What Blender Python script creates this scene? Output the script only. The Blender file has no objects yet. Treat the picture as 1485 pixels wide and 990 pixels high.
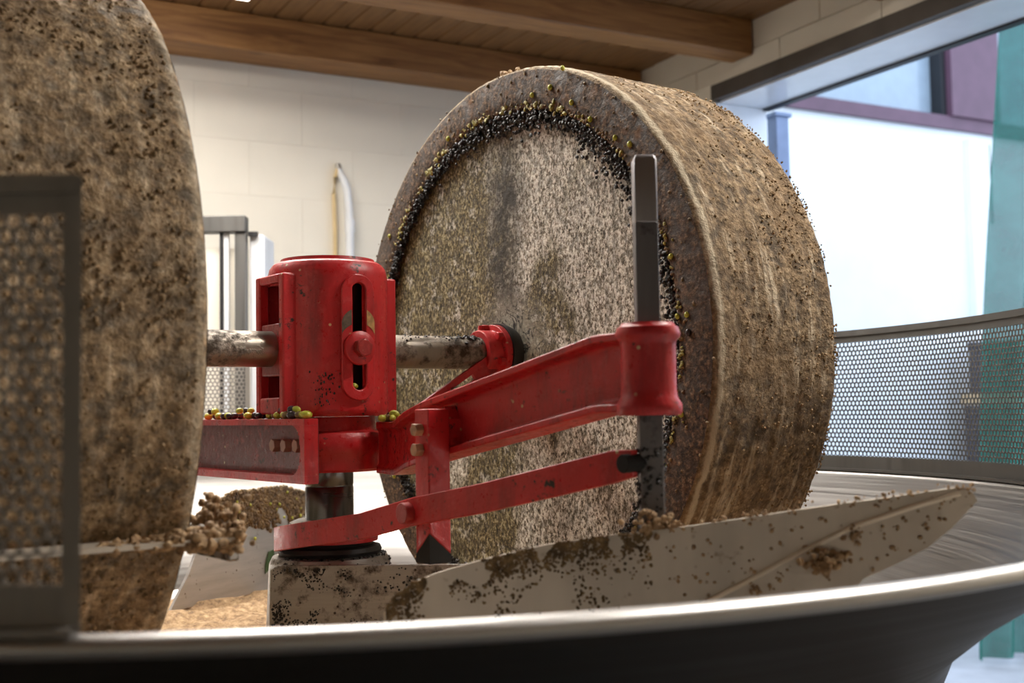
import bpy, math, random
from math import sin, cos, pi, radians, hypot, atan2, sqrt
from mathutils import Vector, Matrix, noise as mnoise

random.seed(7)
SC = bpy.context.scene
COL = SC.collection

# ------------------------------------------------------------------ camera
PITCH, ROLL, FPX, CAMZ = .059, .017, 1714.8, 1.35
_ex = Vector((1, 0, 0)); _eu = Vector((0, -sin(PITCH), cos(PITCH))); _fw = Vector((0, cos(PITCH), sin(PITCH)))
_R = cos(ROLL) * _ex - sin(ROLL) * _eu
_U = sin(ROLL) * _ex + cos(ROLL) * _eu
cam_d = bpy.data.cameras.new('camera')
cam_d.sensor_width = 36.0
cam_d.lens = FPX / 1485 * 36.0
cam_d.dof.use_dof = True
cam_d.dof.focus_distance = 2.2
cam_d.dof.aperture_fstop = 4.2
cam_d.clip_start = .02
cam = bpy.data.objects.new('camera', cam_d)
M = Matrix.Identity(4)
for i in range(3):
    M[i][0], M[i][1], M[i][2] = _R[i], _U[i], -_fw[i]
M[2][3] = CAMZ
cam.matrix_world = M
COL.objects.link(cam)
SC.camera = cam

# ------------------------------------------------------------------ sky, exposure
W = bpy.data.worlds.new('sky'); SC.world = W; W.use_nodes = True
bg = W.node_tree.nodes['Background']
bg.inputs[0].default_value = (.66, .80, 1.0, 1)
bg.inputs[1].default_value = 3.0
SC.view_settings.view_transform = 'Standard'
SC.view_settings.look = 'None'
SC.view_settings.gamma = 1.0
SC.view_settings.use_curve_mapping = False
SC.view_settings.exposure = 0.18
SC.cycles.use_denoising = True
SC.cycles.max_bounces = 8
SC.cycles.sample_clamp_indirect = 6.0
LAMP_STRENGTH = 72.0

# ------------------------------------------------------------------ frames
MC = (-.348, 2.235); TH = .646; ZA = 1.471           # mill shaft, axle direction, axle height
PH = radians(28.5)
def frame(ox, oy, ang): return (ox, oy, ang)
FW = frame(0, 0, 0); FM = frame(MC[0], MC[1], TH); FR = frame(0, 0, PH)
def to_world(fr, p):
    c, s = cos(fr[2]), sin(fr[2])
    return Vector((fr[0] + c * p[0] - s * p[1], fr[1] + s * p[0] + c * p[1], p[2]))

# ------------------------------------------------------------------ mesh builder
class MB:
    def __init__(s): s.v = []; s.f = []
    def add(s, vs, fs):
        o = len(s.v); s.v += [tuple(p) for p in vs]; s.f += [tuple(i + o for i in f) for f in fs]; return s
    def box(s, x0, x1, y0, y1, z0, z1):
        return s.add([(x0, y0, z0), (x1, y0, z0), (x1, y1, z0), (x0, y1, z0), (x0, y0, z1), (x1, y0, z1), (x1, y1, z1), (x0, y1, z1)],
                     [(0, 3, 2, 1), (4, 5, 6, 7), (0, 1, 5, 4), (1, 2, 6, 5), (2, 3, 7, 6), (3, 0, 4, 7)])
    def lathe(s, prof, n=64, axis='z', c=(0, 0, 0), a0=0.0, a1=2 * pi, closed=False, fn=None):
        full = abs(a1 - a0 - 2 * pi) < 1e-6
        m = n if full else n + 1
        vs = []
        for i in range(m):
            a = a0 + (a1 - a0) * i / n
            for (r, h) in prof:
                rr, hh = (r, h) if fn is None else fn(r, h, a)
                if axis == 'z': p = (c[0] + rr * cos(a), c[1] + rr * sin(a), c[2] + hh)
                elif axis == 'x': p = (c[0] + hh, c[1] + rr * cos(a), c[2] + rr * sin(a))
                else: p = (c[0] + rr * sin(a), c[1] + hh, c[2] + rr * cos(a))
                vs.append(p)
        k = len(prof); fs = []
        for i in range(n):
            j = (i + 1) % m
            for q in range(k if closed else k - 1):
                q2 = (q + 1) % k
                fs.append((i * k + q, j * k + q, j * k + q2, i * k + q2))
        return s.add(vs, fs)
    def cyl(s, r, h0, h1, axis='z', c=(0, 0, 0), n=32, r2=None):
        r2 = r if r2 is None else r2
        return s.lathe([(0, h0), (r, h0), (r2, h1), (0, h1)], n, axis, c)
    def prism(s, pts, lo, hi, plane='xz'):
        def P(p, d):
            return (p[0], d, p[1]) if plane == 'xz' else ((p[0], p[1], d) if plane == 'xy' else (d, p[0], p[1]))
        n = len(pts)
        return s.add([P(p, lo) for p in pts] + [P(p, hi) for p in pts],
                     [tuple(range(n)), tuple(range(2 * n - 1, n - 1, -1))] + [(i, i + n, (i + 1) % n + n, (i + 1) % n) for i in range(n)])
    def tube(s, path, r, n=12, caps=True):
        path = [Vector(p) for p in path]; vs = []; fs = []
        up = Vector((0, 0, 1))
        for i, p in enumerate(path):
            t = (path[min(i + 1, len(path) - 1)] - path[max(i - 1, 0)]).normalized()
            x = t.cross(up)
            if x.length < .05: x = t.cross(Vector((1, 0, 0)))
            x.normalize(); y = x.cross(t); rr = r[i] if isinstance(r, (list, tuple)) else r
            vs += [p + x * rr * cos(2 * pi * k / n) + y * rr * sin(2 * pi * k / n) for k in range(n)]
        for i in range(len(path) - 1):
            for k in range(n):
                fs.append((i * n + k, i * n + (k + 1) % n, (i + 1) * n + (k + 1) % n, (i + 1) * n + k))
        if caps: fs += [tuple(range(n - 1, -1, -1)), tuple(range((len(path) - 1) * n, len(path) * n))]
        return s.add(vs, fs)
    def hexp(s, r, h0, h1, axis='z', c=(0, 0, 0), rot=0.0):
        p = [(r * cos(rot + i * pi / 3), r * sin(rot + i * pi / 3)) for i in range(6)]
        if axis == 'z': f = lambda q, h: (c[0] + q[0], c[1] + q[1], c[2] + h)
        elif axis == 'x': f = lambda q, h: (c[0] + h, c[1] + q[0], c[2] + q[1])
        else: f = lambda q, h: (c[0] + q[0], c[1] + h, c[2] + q[1])
        return s.add([f(q, h0) for q in p] + [f(q, h1) for q in p], [(0, 1, 2, 3, 4, 5), (11, 10, 9, 8, 7, 6)] + [(i, i + 6, (i + 1) % 6 + 6, (i + 1) % 6) for i in range(6)])
    def blob(s, c, r, sq=(1, 1, 1), j=.3):
        g = (1 + 5 ** .5) / 2; k = r / hypot(1, g)
        a, b = random.random() * 6.28, random.random() * 6.28
        rot = Matrix.Rotation(a, 3, 'X') @ Matrix.Rotation(b, 3, 'Z')
        vs = []
        for q in ICO_V:
            w = rot @ (Vector(q) * k * (1 + random.uniform(-j, j)))
            vs.append((c[0] + w[0] * sq[0], c[1] + w[1] * sq[1], c[2] + w[2] * sq[2]))
        return s.add(vs, ICO_F)
_g = (1 + 5 ** .5) / 2
ICO_V = [(-1, _g, 0), (1, _g, 0), (-1, -_g, 0), (1, -_g, 0), (0, -1, _g), (0, 1, _g), (0, -1, -_g), (0, 1, -_g), (_g, 0, -1), (_g, 0, 1), (-_g, 0, -1), (-_g, 0, 1)]
ICO_F = [(0, 11, 5), (0, 5, 1), (0, 1, 7), (0, 7, 10), (0, 10, 11), (1, 5, 9), (5, 11, 4), (11, 10, 2), (10, 7, 6), (7, 1, 8),
         (3, 9, 4), (3, 4, 2), (3, 2, 6), (3, 6, 8), (3, 8, 9), (4, 9, 5), (2, 4, 11), (6, 2, 10), (8, 6, 7), (9, 8, 1)]

def fix_normals(me):
    import bmesh
    bm = bmesh.new(); bm.from_mesh(me)
    bmesh.ops.recalc_face_normals(bm, faces=bm.faces)
    bm.to_mesh(me); bm.free()

def mesh_obj(name, mb, mat, base, smooth=40, bevel=0.0, solid=0.0, fixn=True, seg=2):
    me = bpy.data.meshes.new(name)
    b = base
    me.from_pydata([(v[0] - b[0], v[1] - b[1], v[2] - b[2]) for v in mb.v], [], mb.f)
    if fixn: fix_normals(me)
    if smooth:
        me.polygons.foreach_set('use_smooth', [True] * len(me.polygons))
        me.set_sharp_from_angle(angle=radians(smooth))
    me.materials.append(mat)
    o = bpy.data.objects.new(name, me); COL.objects.link(o)
    if solid:
        m = o.modifiers.new('thickness', 'SOLIDIFY'); m.thickness = solid; m.offset = 0
    if bevel:
        m = o.modifiers.new('bevel', 'BEVEL'); m.width = bevel; m.segments = seg; m.limit_method = 'ANGLE'; m.angle_limit = radians(35)
        m.harden_normals = False
    return o

def tag(o, label=None, cat=None, group=None, kind=None):
    if label: o['label'] = label
    if cat: o['category'] = cat
    if group: o['group'] = group
    if kind: o['kind'] = kind
    return o

class Thing:
    """an Empty at the thing's base that parents its parts"""
    def __init__(s, name, label, cat, fr, base, group=None, kind=None):
        s.fr, s.base = fr, base
        o = bpy.data.objects.new(name, None); COL.objects.link(o)
        o.empty_display_size = .05
        o.location = to_world(fr, base); o.rotation_euler = (0, 0, fr[2])
        tag(o, label, cat, group, kind); s.o = o
    def part(s, name, mb, mat, parent=None, label=None, kind=None, **kw):
        o = mesh_obj(name, mb, mat, s.base, **kw)
        o.parent = parent or s.o
        tag(o, label, kind=kind)
        return o

def single(name, mb, mat, label, cat, fr, base, group=None, kind=None, **kw):
    o = mesh_obj(name, mb, mat, base, **kw)
    o.location = to_world(fr, base); o.rotation_euler = (0, 0, fr[2])
    return tag(o, label, cat, group, kind)

def struct(name, mb, mat, fr=FR, base=(0, 0, 0), **kw):
    return single(name, mb, mat, None, None, fr, base, kind='structure', **kw)

# ------------------------------------------------------------------ materials
class NT:
    def __init__(s, name, rough=.5, metal=0.0, spec=.5):
        s.m = bpy.data.materials.new(name); s.m.use_nodes = True
        s.t = s.m.node_tree; s.b = s.t.nodes['Principled BSDF']
        s.set(s.b, 'Roughness', rough); s.set(s.b, 'Metallic', metal); s.set(s.b, 'Specular IOR Level', spec)
        s._co = None
    def set(s, n, k, v):
        if isinstance(v, bpy.types.NodeSocket): s.t.links.new(v, n.inputs[k])
        else: n.inputs[k].default_value = v
    def node(s, typ, **ins):
        n = s.t.nodes.new(typ)
        for k, v in ins.items(): s.set(n, k, v)
        return n
    @property
    def co(s):
        if s._co is None: s._co = s.t.nodes.new('ShaderNodeTexCoord').outputs['Object']
        return s._co
    def scale(s, vec, sc, loc=(0, 0, 0)):
        n = s.t.nodes.new('ShaderNodeMapping'); s.t.links.new(vec, n.inputs[0]); n.inputs['Scale'].default_value = sc; n.inputs['Location'].default_value = loc
        return n.outputs[0]
    def noise(s, scale, detail=4, rough=.55, vec=None, dist=0.0):
        n = s.t.nodes.new('ShaderNodeTexNoise'); s.t.links.new(vec or s.co, n.inputs['Vector'])
        n.inputs['Scale'].default_value = scale; n.inputs['Detail'].default_value = detail; n.inputs['Roughness'].default_value = rough
        n.inputs['Distortion'].default_value = dist
        return n.outputs['Fac']
    def voro(s, scale, vec=None, feat='F1', rnd=1.0):
        n = s.t.nodes.new('ShaderNodeTexVoronoi'); n.feature = feat; s.t.links.new(vec or s.co, n.inputs['Vector'])
        n.inputs['Scale'].default_value = scale; n.inputs['Randomness'].default_value = rnd
        return n.outputs['Distance']
    def ramp(s, fac, stops, interp='LINEAR'):
        n = s.t.nodes.new('ShaderNodeValToRGB'); s.t.links.new(fac, n.inputs[0]); cr = n.color_ramp; cr.interpolation = interp
        def c4(c): return (c, c, c, 1) if isinstance(c, (int, float)) else (*c, 1)
        cr.elements[0].position, cr.elements[0].color = stops[0][0], c4(stops[0][1])
        cr.elements[1].position, cr.elements[1].color = stops[-1][0], c4(stops[-1][1])
        for p, c in stops[1:-1]:
            e = cr.elements.new(p); e.color = c4(c)
        return n.outputs[0]
    def mix(s, fac, a, b, mode='MIX'):
        n = s.t.nodes.new('ShaderNodeMix'); n.data_type = 'RGBA'; n.blend_type = mode
        def put(k, v):
            if isinstance(v, bpy.types.NodeSocket): s.t.links.new(v, n.inputs[k])
            else: n.inputs[k].default_value = (v if k == 0 else (v, v, v, 1)) if isinstance(v, (int, float)) else (*v, 1)
        put(0, fac); put(6, a); put(7, b)
        return n.outputs[2]
    def math(s, op, a, b=None, clamp=False):
        n = s.t.nodes.new('ShaderNodeMath'); n.operation = op; n.use_clamp = clamp
        for k, v in ((0, a), (1, b)):
            if v is None: continue
            if isinstance(v, bpy.types.NodeSocket): s.t.links.new(v, n.inputs[k])
            else: n.inputs[k].default_value = v
        return n.outputs[0]
    def xyz(s, vec=None):
        n = s.t.nodes.new('ShaderNodeSeparateXYZ'); s.t.links.new(vec or s.co, n.inputs[0]); return n.outputs
    def comb(s, x, y, z):
        n = s.t.nodes.new('ShaderNodeCombineXYZ')
        for k, v in enumerate((x, y, z)):
            if isinstance(v, bpy.types.NodeSocket): s.t.links.new(v, n.inputs[k])
            else: n.inputs[k].default_value = v
        return n.outputs[0]
    def bump(s, h, strength=.3, dist=.005, prev=None):
        n = s.t.nodes.new('ShaderNodeBump'); s.t.links.new(h, n.inputs['Height']); n.inputs['Strength'].default_value = strength; n.inputs['Distance'].default_value = dist
        if prev: s.t.links.new(prev, n.inputs['Normal'])
        return n.outputs[0]
    def out(s, color=None, rough=None, normal=None, metal=None):
        if color is not None: s.set(s.b, 'Base Color', color if isinstance(color, bpy.types.NodeSocket) else (*color, 1))
        if rough is not None: s.set(s.b, 'Roughness', rough)
        if normal is not None: s.set(s.b, 'Normal', normal)
        if metal is not None: s.set(s.b, 'Metallic', metal)
        return s.m

def m_plain(name, col, rough=.5, metal=0.0, var=.15, sc=8.0, bumps=0.0):
    n = NT(name, rough, metal)
    k = n.noise(sc, 5)
    c = n.mix(n.ramp(k, [(.3, 0.0), (.7, 1.0)]), tuple(x * (1 - var) for x in col), tuple(min(1, x * (1 + var)) for x in col))
    nm = n.bump(n.noise(sc * 12, 4), bumps, .002) if bumps else None
    return n.out(c, normal=nm)

def m_red(name='red_paint', col=(.58, .020, .024)):
    n = NT(name, .38)
    big = n.noise(4.5, 5, .6); fine = n.noise(70, 6, .7); mid = n.noise(16, 6, .65)
    streak = n.noise(9, 5, .65, n.scale(n.co, (2.2, 2.2, .55)))
    c = n.mix(n.ramp(big, [(.35, 0.0), (.65, 1.0)]), (col[0] * .72, col[1] * .6, col[2] * .6), col)
    c = n.mix(n.ramp(streak, [(.50, 0.0), (.70, .75)]), c, (.17, .009, .009))
    c = n.mix(n.ramp(n.noise(45, 5, .7), [(.55, 0.0), (.75, .5)]), c, (.62, .09, .085))
    chips = n.ramp(n.voro(46), [(.09, 1.0), (.14, 0.0)])
    sel = n.ramp(n.noise(11, 3), [(.53, 0.0), (.60, 1.0)])
    c = n.mix(n.math('MULTIPLY', chips, sel), c, (.55, .40, .22))
    dirt = n.ramp(n.math('ADD', n.math('MULTIPLY', fine, .55), n.math('MULTIPLY', mid, .45)), [(.575, 0.0), (.62, 1.0)])
    c = n.mix(dirt, c, (.022, .016, .012))
    r = n.ramp(fine, [(.35, .25), (.7, .60)])
    nm = n.bump(n.noise(130, 4), .14, .003)
    nm = n.bump(mid, .18, .008, nm)
    return n.out(c, r, nm)

def m_granite():
    n = NT('granite_face', .75)
    x, y, z = n.xyz()
    rad = n.math('SQRT', n.math('ADD', n.math('MULTIPLY', y, y), n.math('MULTIPLY', z, z)))
    st = n.scale(n.co, (1, 1, .72))
    sp1 = n.noise(165, 3, .75, st); sp2 = n.noise(62, 5, .7, st); big = n.noise(4.2, 5, .6, n.scale(n.co, (1, 1, .55)))
    pale = n.ramp(sp1, [(.36, (.03, .025, .017)), (.43, (.22, .18, .12)), (.50, (.60, .555, .455)), (.60, (.92, .90, .82))])
    ochre = n.ramp(sp1, [(.37, (.010, .008, .004)), (.45, (.070, .052, .018)), (.53, (.20, .155, .060)), (.62, (.50, .44, .27))])
    # ochre oil stain over the far half and the lower left, washed stone towards the near side (local y grows away)
    f = n.math('ADD', n.math('MULTIPLY', y, 2.6), n.math('MULTIPLY', n.math('SUBTRACT', big, .5), 5.0))
    f = n.ramp(n.math('ADD', f, .56), [(.32, 0.0), (.66, 1.0)])
    c = n.mix(f, pale, ochre)
    blot = n.ramp(sp2, [(.40, .75), (.52, 0.0)])
    c = n.mix(blot, c, (.07, .055, .028))
    c = n.mix(n.ramp(n.noise(15, 6, .75, st), [(.52, 0.0), (.66, .5)]), c, (.045, .034, .016))
    c = n.mix(n.math('MULTIPLY', n.ramp(n.noise(22, 6, .75), [(.54, 0.0), (.64, .7)]), n.ramp(sp1, [(.42, 0.0), (.55, 1.0)])), c, (.85, .82, .74))
    # dark run of juice straight down from the top to the hub
    wob = n.math('MULTIPLY', n.math('SUBTRACT', n.noise(7, 4), .5), .17)
    d = n.math('ABSOLUTE', n.math('ADD', n.math('SUBTRACT', y, .012), wob))
    run = n.ramp(d, [(.012, 1.0), (.085, 0.0)])
    up = n.ramp(n.math('ADD', z, .5), [(.50, 0.0), (.54, 1.0), (.86, 1.0), (.98, .35)])
    run = n.math('MULTIPLY', n.math('MULTIPLY', run, up), n.ramp(n.noise(26, 5, .7), [(.33, 0.35), (.55, 1.0)]))
    c = n.mix(run, c, (.03, .024, .016))
    # scrubbed patch with dark root-like runs around the hub
    near = n.ramp(rad, [(.075, 1.0), (.15, 0.0)])
    veins = n.ramp(n.math('ABSOLUTE', n.math('SUBTRACT', n.noise(16, 4, .6, None, 1.6), .5)), [(.012, 1.0), (.035, 0.0)])
    c = n.mix(n.math('MULTIPLY', near, .55), c, (.46, .42, .33))
    c = n.mix(n.math('MULTIPLY', near, veins), c, (.018, .013, .01))
    nm = n.bump(sp1, .45, .004); nm = n.bump(sp2, .4, .006, nm)
    return n.out(c, n.ramp(sp2, [(.3, .45), (.6, .8)]), nm)

def m_tread(name, pale=1.0, streaks=1.0, seed=0.0, sc=1.0, grey=0.0):
    n = NT(name, .85)
    x, y, z = n.xyz()
    ang = n.math('ARCTAN2', z, y)
    v = n.comb(n.math('ADD', x, seed), n.math('MULTIPLY', ang, .07), 0.0)
    line = n.noise(46, 3, .6, v)
    g1 = n.noise(95 * sc, 5, .7); g2 = n.noise(30 * sc, 5, .65); g3 = n.noise(7, 4)
    c = n.ramp(g1, [(.30, (.030, .020, .011)), (.45, (.145 * pale, .092 * pale, .045 * pale)), (.58, (.27 * pale, .185 * pale, .10 * pale)), (.72, (.46 * pale, .36 * pale, .235 * pale))])
    c = n.mix(n.ramp(g2, [(.38, .8), (.54, 0.0)]), c, (.052, .034, .017))
    st = n.math('MULTIPLY', n.ramp(line, [(.54, 0.0), (.66, 1.0)]), n.ramp(g2, [(.34, 0.2), (.6, 1.0)]))
    c = n.mix(n.math('MULTIPLY', st, .75 * streaks), c, (.60 * pale, .50 * pale, .36 * pale))
    c = n.mix(n.ramp(g3, [(.45, 0.0), (.7, .55)]), c, (.20, .115, .045))
    # pale worn arris close to the inner edge
    ed = n.ramp(n.math('ABSOLUTE', n.math('SUBTRACT', n.math('ABSOLUTE', x), n.math('ADD', .012, n.math('MULTIPLY', n.math('SUBTRACT', g2, .5), .022)))), [(.0035, .85), (.0085, 0.0)])
    c = n.mix(n.math('MULTIPLY', ed, streaks), c, (.58, .49, .35))
    if grey:
        gw = n.ramp(n.noise(58, 4, .75), [(.34, (.03, .025, .02)), (.46, (.22, .18, .135)), (.56, (.46, .39, .30)), (.66, (.85, .78, .66))])
        c = n.mix(grey, c, gw)
    nm = n.bump(g2, .9, .012); nm = n.bump(g1, .85, .008, nm)
    return n.out(c, normal=nm)

def m_ring():
    n = NT('stained_stone_rim', .6)
    g1 = n.noise(120, 4, .7); g2 = n.noise(34, 5, .65); g3 = n.noise(3.0, 3)
    c = n.ramp(g1, [(.36, (.012, .007, .004)), (.47, (.055, .031, .017)), (.56, (.11, .066, .036)), (.68, (.27, .17, .10))])
    c = n.mix(n.ramp(g3, [(.48, 0.0), (.68, .5)]), c, (.085, .062, .048))
    c = n.mix(n.ramp(g2, [(.38, .8), (.5, 0.0)]), c, (.03, .016, .009))
    c = n.mix(n.ramp(n.noise(22, 4), [(.58, 0.0), (.70, .45)]), c, (.22, .095, .030))
    nm = n.bump(g2, .6, .006); nm = n.bump(g1, .5, .004, nm)
    return n.out(c, n.ramp(g2, [(.35, .5), (.6, .9)]), nm)

def m_steel(name, col=(.52, .52, .53), rough=.36, brushed=(2, 2, 200), metal=1.0, dirt=0.0, polar=False, splat=0.0, dcol=(.09, .06, .032)):
    n = NT(name, rough, metal)
    if polar:
        x, y, z = n.xyz(); r = n.math('SQRT', n.math('ADD', n.math('MULTIPLY', x, x), n.math('MULTIPLY', y, y)))
        v = n.comb(n.math('MULTIPLY', r, 220), n.math('MULTIPLY', n.math('ARCTAN2', y, x), 2.0), n.math('MULTIPLY', z, 60))
    else: v = n.scale(n.co, brushed)
    br = n.noise(1.0, 4, .6, v); big = n.noise(6, 5, .6)
    c = n.mix(n.ramp(br, [(.3, 0.0), (.7, 1.0)]), tuple(k * .78 for k in col), tuple(min(1, k * 1.1) for k in col))
    ro = n.ramp(br, [(.3, rough * .8), (.7, min(1, rough * 1.3))])
    me = metal
    if dirt or splat:
        k = n.math('ADD', n.math('MULTIPLY', n.noise(40, 6, .7), .55), n.math('MULTIPLY', big, .45))
        mask = n.ramp(k, [(.62 - .16 * dirt, 0.0), (.68 - .10 * dirt, 1.0)])
        if splat:
            sp = n.ramp(n.voro(60), [(.10, 1.0), (.18, 0.0)])
            sp = n.math('MULTIPLY', sp, n.ramp(n.noise(12, 3), [(.5 - .1 * splat, 0.0), (.56, 1.0)]))
            mask = n.math('MAXIMUM', mask, sp)
        c = n.mix(mask, c, dcol)
        me = n.math('MULTIPLY', n.math('SUBTRACT', 1.0, mask), metal)
        ro = n.mix(mask, ro, .8)
        nm = n.bump(mask, .5, .003)
    else: nm = n.bump(br, .05, .002)
    return n.out(c, ro, nm, me)

def m_paste(name, c0, c1, c2, rough=.7, sc=60):
    n = NT(name, rough)
    g = n.noise(sc, 5, .7)
    c = n.ramp(g, [(.32, c0), (.5, c1), (.68, c2)])
    return n.out(c, normal=n.bump(g, .7, .006))

def m_wood(name, c0=(.17, .070, .018), c1=(.38, .185, .058), along='x'):
    n = NT(name, .55)
    sc = {'x': (1.2, 14, 14), 'y': (14, 1.2, 14)}[along]
    g = n.noise(2.2, 6, .6, n.scale(n.co, sc), 1.0)
    c = n.mix(n.ramp(g, [(.3, 0.0), (.7, 1.0)]), c0, c1)
    kn = n.ramp(n.voro(2.6, n.scale(n.co, {'x': (1, 3, 3), 'y': (3, 1, 3)}[along])), [(.06, .85), (.16, 0.0)])
    c = n.mix(kn, c, (.07, .028, .01))
    return n.out(c, normal=n.bump(g, .12, .002))

def m_wall(name, col):
    n = NT(name, .85)
    k = n.noise(3, 5); f = n.noise(160, 4)
    c = n.mix(n.ramp(k, [(.3, 0.0), (.7, 1.0)]), tuple(x * .93 for x in col), col)
    return n.out(c, normal=n.bump(f, .25, .002))

def m_emit(name, col, strength):
    m = bpy.data.materials.new(name); m.use_nodes = True
    t = m.node_tree; b = t.nodes['Principled BSDF']
    b.inputs['Base Color'].default_value = (*col, 1); b.inputs['Emission Color'].default_value = (*col, 1); b.inputs['Emission Strength'].default_value = strength
    return m

def m_net():
    n = NT('green_net', .7)
    w = n.t.nodes.new('ShaderNodeTexWave'); n.t.links.new(n.scale(n.co, (60, 60, 60)), w.inputs['Vector']); w.bands_direction = 'Z'; w.inputs['Scale'].default_value = 1.0
    c = n.mix(n.ramp(n.noise(5, 3), [(.3, 0.0), (.7, 1.0)]), (.008, .10, .072), (.02, .17, .13))
    n.set(n.b, 'Base Color', c)
    tr = n.t.nodes.new('ShaderNodeBsdfTransparent'); tl = n.t.nodes.new('ShaderNodeBsdfTranslucent'); n.t.links.new(c, tl.inputs[0])
    m1 = n.t.nodes.new('ShaderNodeMixShader'); m1.inputs[0].default_value = .45
    n.t.links.new(n.b.outputs[0], m1.inputs[1]); n.t.links.new(tl.outputs[0], m1.inputs[2])
    m2 = n.t.nodes.new('ShaderNodeMixShader')
    n.t.links.new(n.ramp(w.outputs['Fac'], [(.2, .10), (.8, .22)]), m2.inputs[0])
    n.t.links.new(m1.outputs[0], m2.inputs[1]); n.t.links.new(tr.outputs[0], m2.inputs[2])
    n.t.links.new(m2.outputs[0], n.t.nodes['Material Output'].inputs[0])
    return n.m

def m_olive(name, c0, c1):
    n = NT(name, .28)
    return n.out(n.mix(n.ramp(n.noise(70, 3), [(.35, 0.0), (.65, 1.0)]), c0, c1))

RED = m_red()
GRANITE = m_granite(); RING = m_ring()
TREAD_R = m_tread('stone_tread', 1.2); TREAD_L = m_tread('stone_tread_near', 2.4, .45, 3.3, .85, .25)
SPAN = m_steel('pan_steel', (.40, .385, .37), .36, polar=True)
SRIM = m_steel('pan_rim_steel', (.78, .77, .75), .40, polar=True)
SOUT = m_steel('pan_outer_steel', (.11, .10, .09), .5, polar=True)
SGUARD = m_steel('guard_steel', (.15, .145, .138), .5, (30, 30, 3), .75)  # base colour darkened to carry the backlit shade of the far guard
SGUARDN = m_steel('lightened_guard_steel', (.34, .32, .29), .6, (30, 30, 3), .3)  # lighter copy of the guard steel, brightness of the near panel put in
SDIRTY = m_steel('dirty_steel', (.40, .375, .34), .42, (3, 3, 60), .85, .75, splat=.6, dcol=(.06, .042, .026))
SBLADE = m_steel('blade_steel', (.64, .57, .47), .5, (9, 9, 2), .35, .18, splat=.1, dcol=(.26, .17, .085))
SREAR = m_steel('grey_blade_steel', (.50, .48, .45), .42, (5, 5, 40), .7, .25, splat=.3, dcol=(.14, .09, .045))
SAXLE = m_steel('axle_steel', (.36, .315, .265), .34, (40, 6, 6), 1.0, .6, dcol=(.05, .034, .02))
SBOLT = m_steel('bolt_steel', (.45, .42, .38), .4, (20, 20, 20), 1.0, .2)
SROD = m_steel('rod_steel', (.42, .41, .43), .38, (20, 20, 4), .9, .15)
SRODL = m_steel('rod_steel_dirty', (.16, .15, .15), .4, (20, 20, 4), .8, .65, dcol=(.02, .016, .014))
SHAFT = m_steel('oiled_shaft_steel', (.15, .145, .14), .24, (3, 3, 20), 1.0)
BLACKRUB = m_plain('black_seal', (.010, .009, .009), .5)
BLACKPAD = m_plain('black_pad', (.006, .0055, .005), .85)
PASTE_BLACK = m_paste('black_paste', (.003, .0025, .003), (.010, .008, .008), (.035, .027, .022), .33, 90)
PASTE_TAN = m_paste('tan_paste', (.14, .08, .038), (.38, .24, .12), (.60, .42, .24), .75)
PASTE_BROWN = m_paste('brown_paste', (.045, .027, .012), (.17, .105, .042), (.34, .23, .10), .65)
PASTE_CRUST = m_paste('tread_crust', (.12, .075, .035), (.28, .18, .085), (.46, .32, .18), .8)
OLIVE_G = m_olive('green_olive', (.34, .37, .03), (.56, .54, .08))
OLIVE_D = m_olive('dark_olive', (.010, .008, .010), (.045, .022, .030))
OLIVE_BIT = m_paste('olive_skin', (.12, .10, .02), (.33, .28, .05), (.50, .44, .10), .45, 160)
OLIVE_B = m_olive('brown_olive', (.10, .05, .03), (.22, .15, .05))
WOODB = m_wood('beam_wood'); WOODC = m_wood('ceiling_board_wood', (.15, .070, .022), (.27, .14, .05), 'y')
CREAM = m_wall('cream_wall_paint', (.80, .75, .65)); CREAMD = m_wall('cream_joint', (.74, .69, .60))
WHITEW = m_wall('white_wall_paint', (.82, .83, .84)); WHITEP = m_plain('white_paint', (.75, .77, .80), .45, var=.05)
FLOORM = m_plain('concrete_floor', (.13, .125, .12), .7, var=.2, sc=3, bumps=.2)
YARDM = m_plain('yard_concrete', (.33, .335, .36), .8, var=.15, sc=3)
DARKBAR = m_plain('dark_lintel_steel', (.085, .072, .062), .6)
PURPLE = m_plain('purple_steel_paint', (.11, .050, .078), .55, var=.12)
BLUEP = m_plain('blue_frame_paint', (.19, .25, .40), .5)
BLACKM = m_plain('black_metal', (.012, .012, .014), .5)
GLASSM = m_plain('pale_window_glass', (.30, .36, .42), .12, var=.05)  # pale blue base colour carries the reflected sky
DREDM = m_plain('dark_red_leg_paint', (.16, .012, .014), .5)
NET = m_net(); LINING = m_plain('added_reflecting_lining', (.80, .84, .90), .22, var=.04)  # bluish white lining, added to reflect daylight from the yard
YELLOWISH = m_plain('yellowish_strand', (.62, .47, .24), .5)
CRATE_D = m_plain('dark_crate_plastic', (.035, .033, .045), .5); CRATE_B = m_plain('blue_crate_plastic', (.03, .05, .14), .5); PALLETW = m_wood('pallet_wood', (.30, .20, .11), (.50, .36, .21))
LAMP_E = m_emit('lamp_diffuser_glow', (1.0, .95, .88), LAMP_STRENGTH)
LAMP_HALF = m_emit('weak_lamp_diffuser_glow', (1.0, .95, .88), 16.0)
LAMP_KEY = m_emit('bright_lamp_diffuser_glow', (1.0, .95, .88), 95.0)
LAMP_DIM = m_emit('dimmed_lamp_diffuser_glow', (1.0, .95, .88), 10.0)  # visible lamp, dimmed so the upper back wall stays darker

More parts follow.
